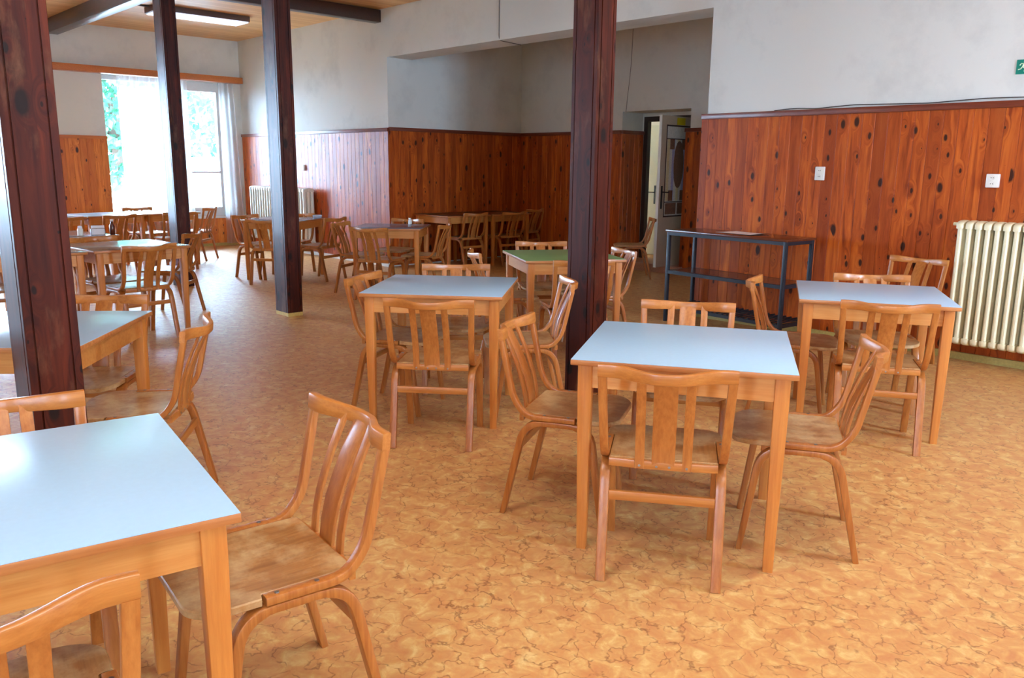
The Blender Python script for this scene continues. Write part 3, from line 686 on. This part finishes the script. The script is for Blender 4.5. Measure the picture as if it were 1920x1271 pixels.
# ------------------------------------------------------------------ chairs
def make_chair(label, loc, rz, group):
    """bentwood canteen chair; local +y is where the sitter faces"""
    t = thing('dining_chair', label, 'chair', loc + (0,), rz, group)
    for s in (-1, 1):       # bent leg frame: rear leg, rail under the seat, front leg
        bm = nb()
        pts = roundpath([(s*.199, -.260, 0), (s*.200, -.168, .409), (s*.200, .105, .409), (s*.197, .162, 0)], .085, 8)
        strip(bm, pts, .036, [.022 + (.006 if .15 < p.z < .405 else 0) for p in pts], c=.004)
        link_obj('leg_frame', bm, M['cy'], t)
        bm = nb()           # bent back post: runs along the seat side and up
        pts = roundpath([(s*.203, .045, .432), (s*.203, -.160, .432), (s*.205, -.215, .500), (s*.2135, -.268, .748)], .06, 7)
        strip(bm, pts, .030, .022, c=.004)
        bp_ = link_obj('back_post', bm, M['cz'], t)
        for yy in (.015, -.085):
            bm = nb(); lathe(bm, [(.001, .4432), (.006, .4432), (.006, .4452), (.001, .4456)], 10, s*.203, yy)
            link_obj('screw', bm, M['screw'], bp_)
    # seat: moulded plywood, narrower between the posts, rounded front corners
    bm = nb(); out = []
    def half(s):
        P = [(.186, -.190), (.186, .052), (.212, .054), (.212, .10)]
        for i in range(9):
            a = i/8*pi/2; P.append((.117+.095*cos(a), .115+.098*sin(a)))
        return [(s*x, y) for x, y in P]
    R = half(1); Lh = half(-1)[::-1]; outline = R + Lh
    def dz(x, y): return -.010*max(0, 1-(x/.2)**2)*max(0, 1-((y)/.21)**2) - .010*max(0, (y-.12)/.1)**2
    cen = Vector((0, 0))
    def ringat(k, z, up=True): return [(x*k, (y)*k, z + (dz(x*k, y*k))) for x, y in outline]
    loft(bm, [ringat(.98, .4215), ringat(1, .4245), ringat(1, .4395), ringat(.985, .4425)], cap=False)
    # top and bottom as concentric rings
    for z, sgn in ((.4425, 1), (.4215, -1)):
        ks = (.985 if sgn > 0 else .98, .8, .6, .4, .2)
        prev = [bm.verts.new(p) for p in ringat(ks[0], z)]
        for kk in ks[1:]:
            cur = [bm.verts.new(p) for p in ringat(kk, z)]; n = len(cur)
            for i in range(n):
                bm.faces.new((prev[i], prev[(i+1) % n], cur[(i+1) % n], cur[i]))
            prev = cur
        bm.faces.new(prev)
    bmesh.ops.remove_doubles(bm, verts=bm.verts, dist=.0003)
    link_obj('seat', bm, M['seat'], t)
    bm = nb(); n = 10       # curved rail under the rear edge of the seat
    strip(bm, [(-.186+.372*i/n, -.186-.010*sin(pi*i/n), .421) for i in range(n+1)], .030, .018, Vector((0, 0, 1)), .003)
    sr_ = link_obj('seat_rail', bm, M['cx'], t)
    bm = nb(); strip(bm, [(-.182, -.196, .300), (.182, -.196, .300)], .034, .018, Vector((0, 0, 1)), .003)
    link_obj('stretcher', bm, M['cx'], t)
    # top rail: bowed backwards, ends level with the posts
    def yr(x):
        u = min(1, max(0, (abs(x)-.02)/.17)); s = u*u*(3-2*u); return -.270 - .053*(1-s)
    bm = nb(); rings = []; n = 26
    for i in range(n+1):
        x = -.229 + .458*i/n
        s = abs(yr(x)+.270)/.053
        top = .790 - .013*s; bot = .743 - .004*s
        th = .024 - .004*s
        dy = (yr(x+.004)-yr(x-.004))/.008; nx, ny = -dy/sqrt(1+dy*dy), 1/sqrt(1+dy*dy)
        zc, h = (top+bot)/2, top-bot
        sec = rsec(th, h, .005)
        e = .004 if i in (0, n) else 0
        rings.append([(x + nx*p*(1-e*20), yr(x)+.002 + ny*p*(1-e*20) - (q)*.10, zc+q*(1-e*10)) for p, q in sec])
    loft(bm, rings); link_obj('top_rail', bm, M['cx'], t)
    # three curved slats
    for xc, w in ((-.081, .033), (0, .080), (.081, .033)):
        bm = nb(); yt = yr(xc)
        q_ = (yt+.004+.1995)/(-.3185+.1995); key = [(-.1995, .407), (-.2005, .44)] + [(-.1995 + q_*(v+.1995), z) for v, z in ((-.207, .49), (-.222, .55), (-.245, .61), (-.272, .67), (-.298, .72), (-.3185, .76))]
        P = []
        for i in range(len(key)-1):
            for j in range(3):
                u = j/3; P.append((xc*(1+.0), key[i][0]*(1-u)+key[i+1][0]*u, key[i][1]*(1-u)+key[i+1][1]*u))
        P.append((xc, key[-1][0], key[-1][1]))
        strip(bm, P, w, .009, c=.002); link_obj('back_slat', bm, M['cz'], t)
    for xc in (-.081, -.022, .022, .081):
        bm = nb(); loft(bm, [[(xc+r*cos(2*pi*i/8), y, .418+r*sin(2*pi*i/8)) for i in range(8)] for r, y in ((.0045, -.2045), (.0045, -.2062), (.002, -.2067))])
        link_obj('screw', bm, M['screw'], sr_)
    return t
CH = [
 ('Bf', -1.718, 2.402, .616, 'chair with its back to us at the near side of the centre front table', 'B'),
 ('Br', -1.504, 2.923, 2.114, 'chair at the right side of the centre front table, facing left', 'B'),
 ('Bl', -2.262, 2.52, -1.075, 'chair at the left side of the centre front table, facing right', 'B'),
 ('Bb', -2.183, 3.168, 3.710, 'chair at the far side of the centre front table, only its upper back showing', 'B'),
 ('Ar', -1.867, .861, 3.019, 'large pulled-out chair in the left foreground right of the big blue table', 'A'),
 ('Ab', -2.281, .405, 4.543, 'chair behind the big blue table, in front of the thick foreground post', 'A'),
 ('Af', -1.596, .220, 1.406, 'chair cut off at the lower left corner, its back to us', 'A'),
 ('Cf', -3.385, 2.666, .712, 'chair with its back to us at the near side of the middle blue table', 'C'),
 ('Cl', -3.957, 2.861, -1.046, 'chair at the left side of the middle blue table by the aisle', 'C'),
 ('Cr', -3.432, 3.311, 2.479, 'chair at the right side of the middle blue table, close to the red-brown post', 'C'),
 ('Cb', -4.064, 3.338, 4.013, 'chair at the far side of the middle blue table, facing us', 'C'),
 ('Ef', -4.129, 4.512, 1.056, 'chair at the green table with its back to us, partly behind the red-brown post', 'E'),
 ('El', -4.715, 4.419, -.557, 'chair tilted into view at the left side of the green table', 'E'),
 ('Er', -4.352, 4.992, 2.677, 'chair at the right side of the green table, right of the red-brown post', 'E'),
 ('Eb', -4.925, 5.034, 4.055, 'chair at the far side of the green table, facing us', 'E'),
 ('Df', -1.791, 4.390, .522, 'chair with its back to us at the table near the cream radiator', 'D'),
 ('Dl', -2.325, 4.562, -1.15, 'chair at the left side of the radiator table, in front of the black rack', 'D'),
 ('Db', -2.054, 5.003, 3.771, 'chair at the far side of the radiator table, facing us', 'D'),
 ('Dx', -2.468, 6.263, 2.977, 'single chair against the pine wall just left of the cream radiator', 'D'),
 ('Fr', -3.507, 1.135, 2.525, 'chair pulled out at the right of the table behind the thick foreground post', 'F'),
 ('Fb', -4.129, 1.116, 4.027, 'chair at the far side of the table behind the thick foreground post', 'F'),
 ('Gf', -7.090, 2.388, 1.714, 'chair with its back to us at the glossy brownish table, left middle', 'G'),
 ('Gr', -8.016, 2.996, 2.371, 'chair with shining dark slats at the right of the glossy brownish table', 'G'),
 ('Gb', -7.600, 2.370, 4.95, 'chair tucked in behind the glossy brownish table', 'G'),
 ('Gl', -7.62, 1.50, 4.79, 'chair beyond the brownish table, glimpsed at the left edge beside the thick post', 'G'),
 ('Hf0', -11.114, 2.875, 1.60, 'chair at the left end of the pale far row, its back to us', 'H'),
 ('Hf1', -11.29, 3.52, 1.82, 'chair in the middle of the pale far row, its back to us', 'H'),
 ('Hf2', -11.480, 4.409, 1.60, 'chair at the pale far row just left of the far dark post', 'H'),
 ('Hb', -12.488, 4.446, 4.877, 'chair behind the pale far row, silhouetted against the curtain', 'H'),
 ('Hr', -12.42, 5.09, 2.308, 'glinting chair right of the far dark post, under the window', 'H'),
 ('Jl', -9.930, 4.930, -1.26, 'chair at the left of the ashtray table, nearest the narrow curtain', 'J'),
 ('Jf', -9.36, 4.810, .70, 'chair partly behind the yellow-footed post, its back to us', 'J'),
 ('Jb', -9.998, 5.394, 3.777, 'chair behind the ashtray table in front of the pale radiator', 'J'),
 ('Jr', -9.307, 5.397, 1.972, 'chair at the right of the ashtray table', 'J'),
 ('Kl', -8.040, 5.230, -1.024, 'chair at the left of the dark grey corner table', 'K'),
 ('Kf', -7.524, 5.141, .444, 'chair with its back to us at the dark grey corner table', 'K'),
 ('Kb', -8.27, 5.87, 3.55, 'chair behind the dark grey corner table against the panelling', 'K'),
 ('Kr', -7.560, 5.720, 2.156, 'chair at the right of the dark grey corner table', 'K'),
 ('La', -9.17, 7.671, 1.618, 'chair at the nearer dark table inside the niche', 'L'),
 ('Lb', -9.086, 8.363, 1.538, 'chair at the deeper dark table inside the niche', 'L'),
 ('Lc', -9.50, 9.165, 1.698, 'chair in the far corner of the niche past the dark tables', 'L'),
 ('M', -6.90, 8.66, 2.354, 'lone chair beside the open door in the niche', 'L'),
]
GR = {'A': 'chairs at the lower left blue table', 'B': 'chairs at the centre front table', 'C': 'chairs at the middle blue table', 'D': 'chairs at the radiator table',
      'E': 'chairs at the green table', 'F': 'chairs at the table behind the thick post', 'G': 'chairs at the glossy brownish tables', 'H': 'chairs at the pale far row',
      'J': 'chairs at the ashtray table', 'K': 'chairs at the dark grey corner table', 'L': 'chairs in the niche'}
ch0 = None
for k, x, y, r, lab, g in CH:
    if ch0 is None: ch0 = make_chair(lab, (x, y), r, GR[g])
    else: dup(ch0, (x, y, 0), r, lab, GR[g])

# ------------------------------------------------------------------ steel rack with paper
rk = thing('steel_rack', 'black steel rack with brown shelves against the pine wall', 'rack', (-4.65, 6.38, 0), -.10)
RL, RD, RH = 1.29, .40, .87
for sx in (0, RL-.03):
    for sy in (0, RD-.03):
        bm = nb(); box(bm, sx, sx+.03, sy, sy+.03, 0, RH-.02, bev=.002); link_obj('leg', bm, M['steel'], rk)
for z in (RH-.05, .46, .13):
    bm = nb()
    box(bm, .03, RL-.03, 0, .03, z, z+.03); box(bm, .03, RL-.03, RD-.03, RD, z, z+.03)
    box(bm, 0, .03, .03, RD-.03, z, z+.03); box(bm, RL-.03, RL, .03, RD-.03, z, z+.03)
    link_obj('shelf_frame', bm, M['steel'], rk, smooth=False)
bm = nb(); box(bm, -.012, RL+.012, -.012, RD+.01, RH-.02, RH, bev=.003); link_obj('top_shelf', bm, M['shelfw'], rk)
bm = nb(); box(bm, .03, RL-.03, .03, RD-.03, .475, .492); link_obj('middle_shelf', bm, M['shelfw'], rk, smooth=False)
bm = nb(); nn = 22
for i in range(nn):
    x = .05 + (RL-.10)*i/(nn-1); strip(bm, [(x, .005, .166), (x, RD-.005, .166)], .014, .010, Vector((1, 0, 0)), .002)
link_obj('bottom_slats', bm, M['steel'], rk)
bm = nb()
for i in range(0, nn-1, 2):
    x = .05 + (RL-.10)*(i+.5)/(nn-1); box(bm, x-.012, x+.012, .04, RD-.04, .138, .144)
link_obj('lower_slats', bm, M['slatw'], rk, smooth=False)
bm = nb(); n = 8; g = []
for j in range(3):
    row = []
    for i in range(n+1):
        u = i/n; row.append((u*.42, j*.13, .0015 + (.012*max(0, (u-.6)/.4)**2 if j else .004*u)))
    g.append(row)
vt = [[bm.verts.new((x, y, z+.001)) for x, y, z in r] for r in g]; vb = [[bm.verts.new((x, y, z)) for x, y, z in r] for r in g]
for j in range(2):
    for i in range(n):
        bm.faces.new((vt[j][i], vt[j][i+1], vt[j+1][i+1], vt[j+1][i])); bm.faces.new((vb[j][i], vb[j+1][i], vb[j+1][i+1], vb[j][i+1]))
po = link_obj('paper_sheet', bm, M['paper'], loc=(-4.18, 6.46, RH), rotz=-.22)
tag(po, 'white paper sheets lying on top of the black rack', 'paper')

# ------------------------------------------------------------------ small things on tables
def cyl(name, prof, mat, parent=None, loc=None, n=18):
    bm = nb(); lathe(bm, prof, n); return link_obj(name, bm, mat, parent, loc=loc)
TZ = .75
a = thing('glass_ashtray', 'round glass ashtray on the grey table behind the yellow-footed post', 'ashtray', (-9.72, 5.62, TZ))
a.location = (-9.67, 5.607, TZ)
cyl('bowl', [(.045, 0), (.055, .002), (.062, .035), (.054, .036), (.046, .012), (.001, .010)], M['glassw'], a)
k = thing('salt_shaker', 'small white shaker on the dark grey corner table', 'shaker', (-8.10, 5.86, TZ), 0, 'salt shakers')
k.location = (-7.98, 5.86, TZ)
cyl('jar', [(.018, 0), (.022, .003), (.020, .05), (.014, .06)], M['wh'], k); cyl('lid', [(.016, .06), (.017, .062), (.014, .075), (.002, .078)], M['chrome'], k)
k = thing('salt_shaker', 'white shaker beside the napkin holder', 'shaker', (-8.51, 2.40, TZ), 0, 'salt shakers')
cyl('jar', [(.022, 0), (.026, .003), (.024, .06), (.017, .07)], M['wh'], k); cyl('lid', [(.019, .07), (.020, .072), (.017, .09), (.002, .093)], M['napk'], k)
nh = thing('napkin_holder', 'napkin holder full of white napkins on the brownish table', 'napkin holder', (-8.42, 2.53, TZ), 1.35)
bm = nb()
for s in (-1, 1):
    tube(bm, roundpath([(-.06, s*.028, .008), (-.06, s*.028, .07), (.06, s*.028, .07), (.06, s*.028, .008), (-.06, s*.028, .008)], .02, 4), .003)
box(bm, -.062, .062, -.032, .032, 0, .008); link_obj('wire_frame', bm, M['chrome'], nh)
bm = nb()
for i in range(7):
    y = -.022 + i*.0065; box(bm, -.055, .055, y, y+.005, .0085, .092 + .004*((i*37) % 5)/5)
link_obj('napkins', bm, M['napk'], nh, smooth=False)
bt = thing('sauce_bottle', 'slim dark bottle with white cap beside the napkin holder', 'bottle', (-8.44, 2.665, TZ))
cyl('bottle_body', [(.022, 0), (.024, .003), (.024, .085), (.011, .115), (.011, .128)], M['sauce'], bt); cyl('cap', [(.013, .128), (.014, .13), (.013, .148), (.002, .15)], M['wh'], bt)
cn = thing('table_candle', 'small white candle on the left end of the pale far row', 'candle', (-11.95, 2.95, TZ))
cyl('candle_body', [(.018, 0), (.018, .09), (.002, .092)], M['wh'], cn); cyl('wick', [(.0015, .092), (.0015, .10)], M['blk'], cn, n=6)

# ------------------------------------------------------------------ outdoors
slab('ground', -60, XW-.40, -30, 45, -.5, -.3, M['pave'], 'pale paving outside')
def tree(x, y, h, r, label, mat, seed):
    t = thing('garden_tree', label, 'tree', (x, y, -.3), 0, 'trees outside the window'); rnd = random.Random(seed)
    bm = nb(); tube(bm, [(0, 0, 0), (.1, 0, h*.3), (0, .1, h*.75)], [.22, .16, .06])
    for i in range(6):
        a = rnd.uniform(0, 6.28); z = h*rnd.uniform(.3, .6); tube(bm, [(0, 0, z), (cos(a)*r*.6, sin(a)*r*.6, z+h*.2)], [.08, .02], 6)
    link_obj('trunk', bm, M['bark'], t)
    bm = nb()
    for i in range(2600):
        while True:
            p = Vector((rnd.uniform(-1, 1), rnd.uniform(-1, 1), rnd.uniform(-1, 1)))
            if .35 < p.length < 1 and rnd.random() < .45 + .5*sin(p.x*6+seed)*sin(p.y*5)*sin(p.z*7+seed)+.3: break
        c = Vector((p.x*r, p.y*r, h*.56 + p.z*h*.44)); s = rnd.uniform(.10, .2)
        u = Vector((rnd.gauss(0, 1), rnd.gauss(0, 1), rnd.gauss(0, 1))).normalized(); v = u.orthogonal().normalized()
        bm.faces.new([bm.verts.new(c + u*s), bm.verts.new(c + v*s*.6), bm.verts.new(c - u*s), bm.verts.new(c - v*s*.6)])
    link_obj('foliage', bm, mat, t, smooth=False)
tree(-27.5, 9.0, 6.5, 1.5, 'green tree seen at the left edge of the far window', M['leaf'], 2)
tree(-31, 13.3, 8.5, 2.6, 'leafy tree filling the right half of the far window', M['leaf2'], 5)
tree(-42, 20.5, 9.0, 3.4, 'pale tree further back behind the right sash', M['leaf2'], 9)
tree(-32, 2.5, 8.0, 3.0, 'tree outside the window left of the thick post', M['leaf'], 12)
sh = thing('garden_shed', 'low white shelter with red roof outside the window', 'shed', (-22.8, 10.0, -.3))
bm = nb(); box(bm, -.8, .8, -1.3, 1.3, 0, 1.75); link_obj('shed_walls', bm, M['shed'], sh, smooth=False)
bm = nb(); box(bm, -1.0, 1.0, -1.5, 1.5, 1.75, 1.88); link_obj('shed_roof', bm, M['redroof'], sh, smooth=False)
bm = nb(); box(bm, .8, .83, -.9, -.2, .6, 1.45); box(bm, .8, .83, .2, .9, .6, 1.45); link_obj('shed_window', bm, M['blk'], sh, smooth=False)
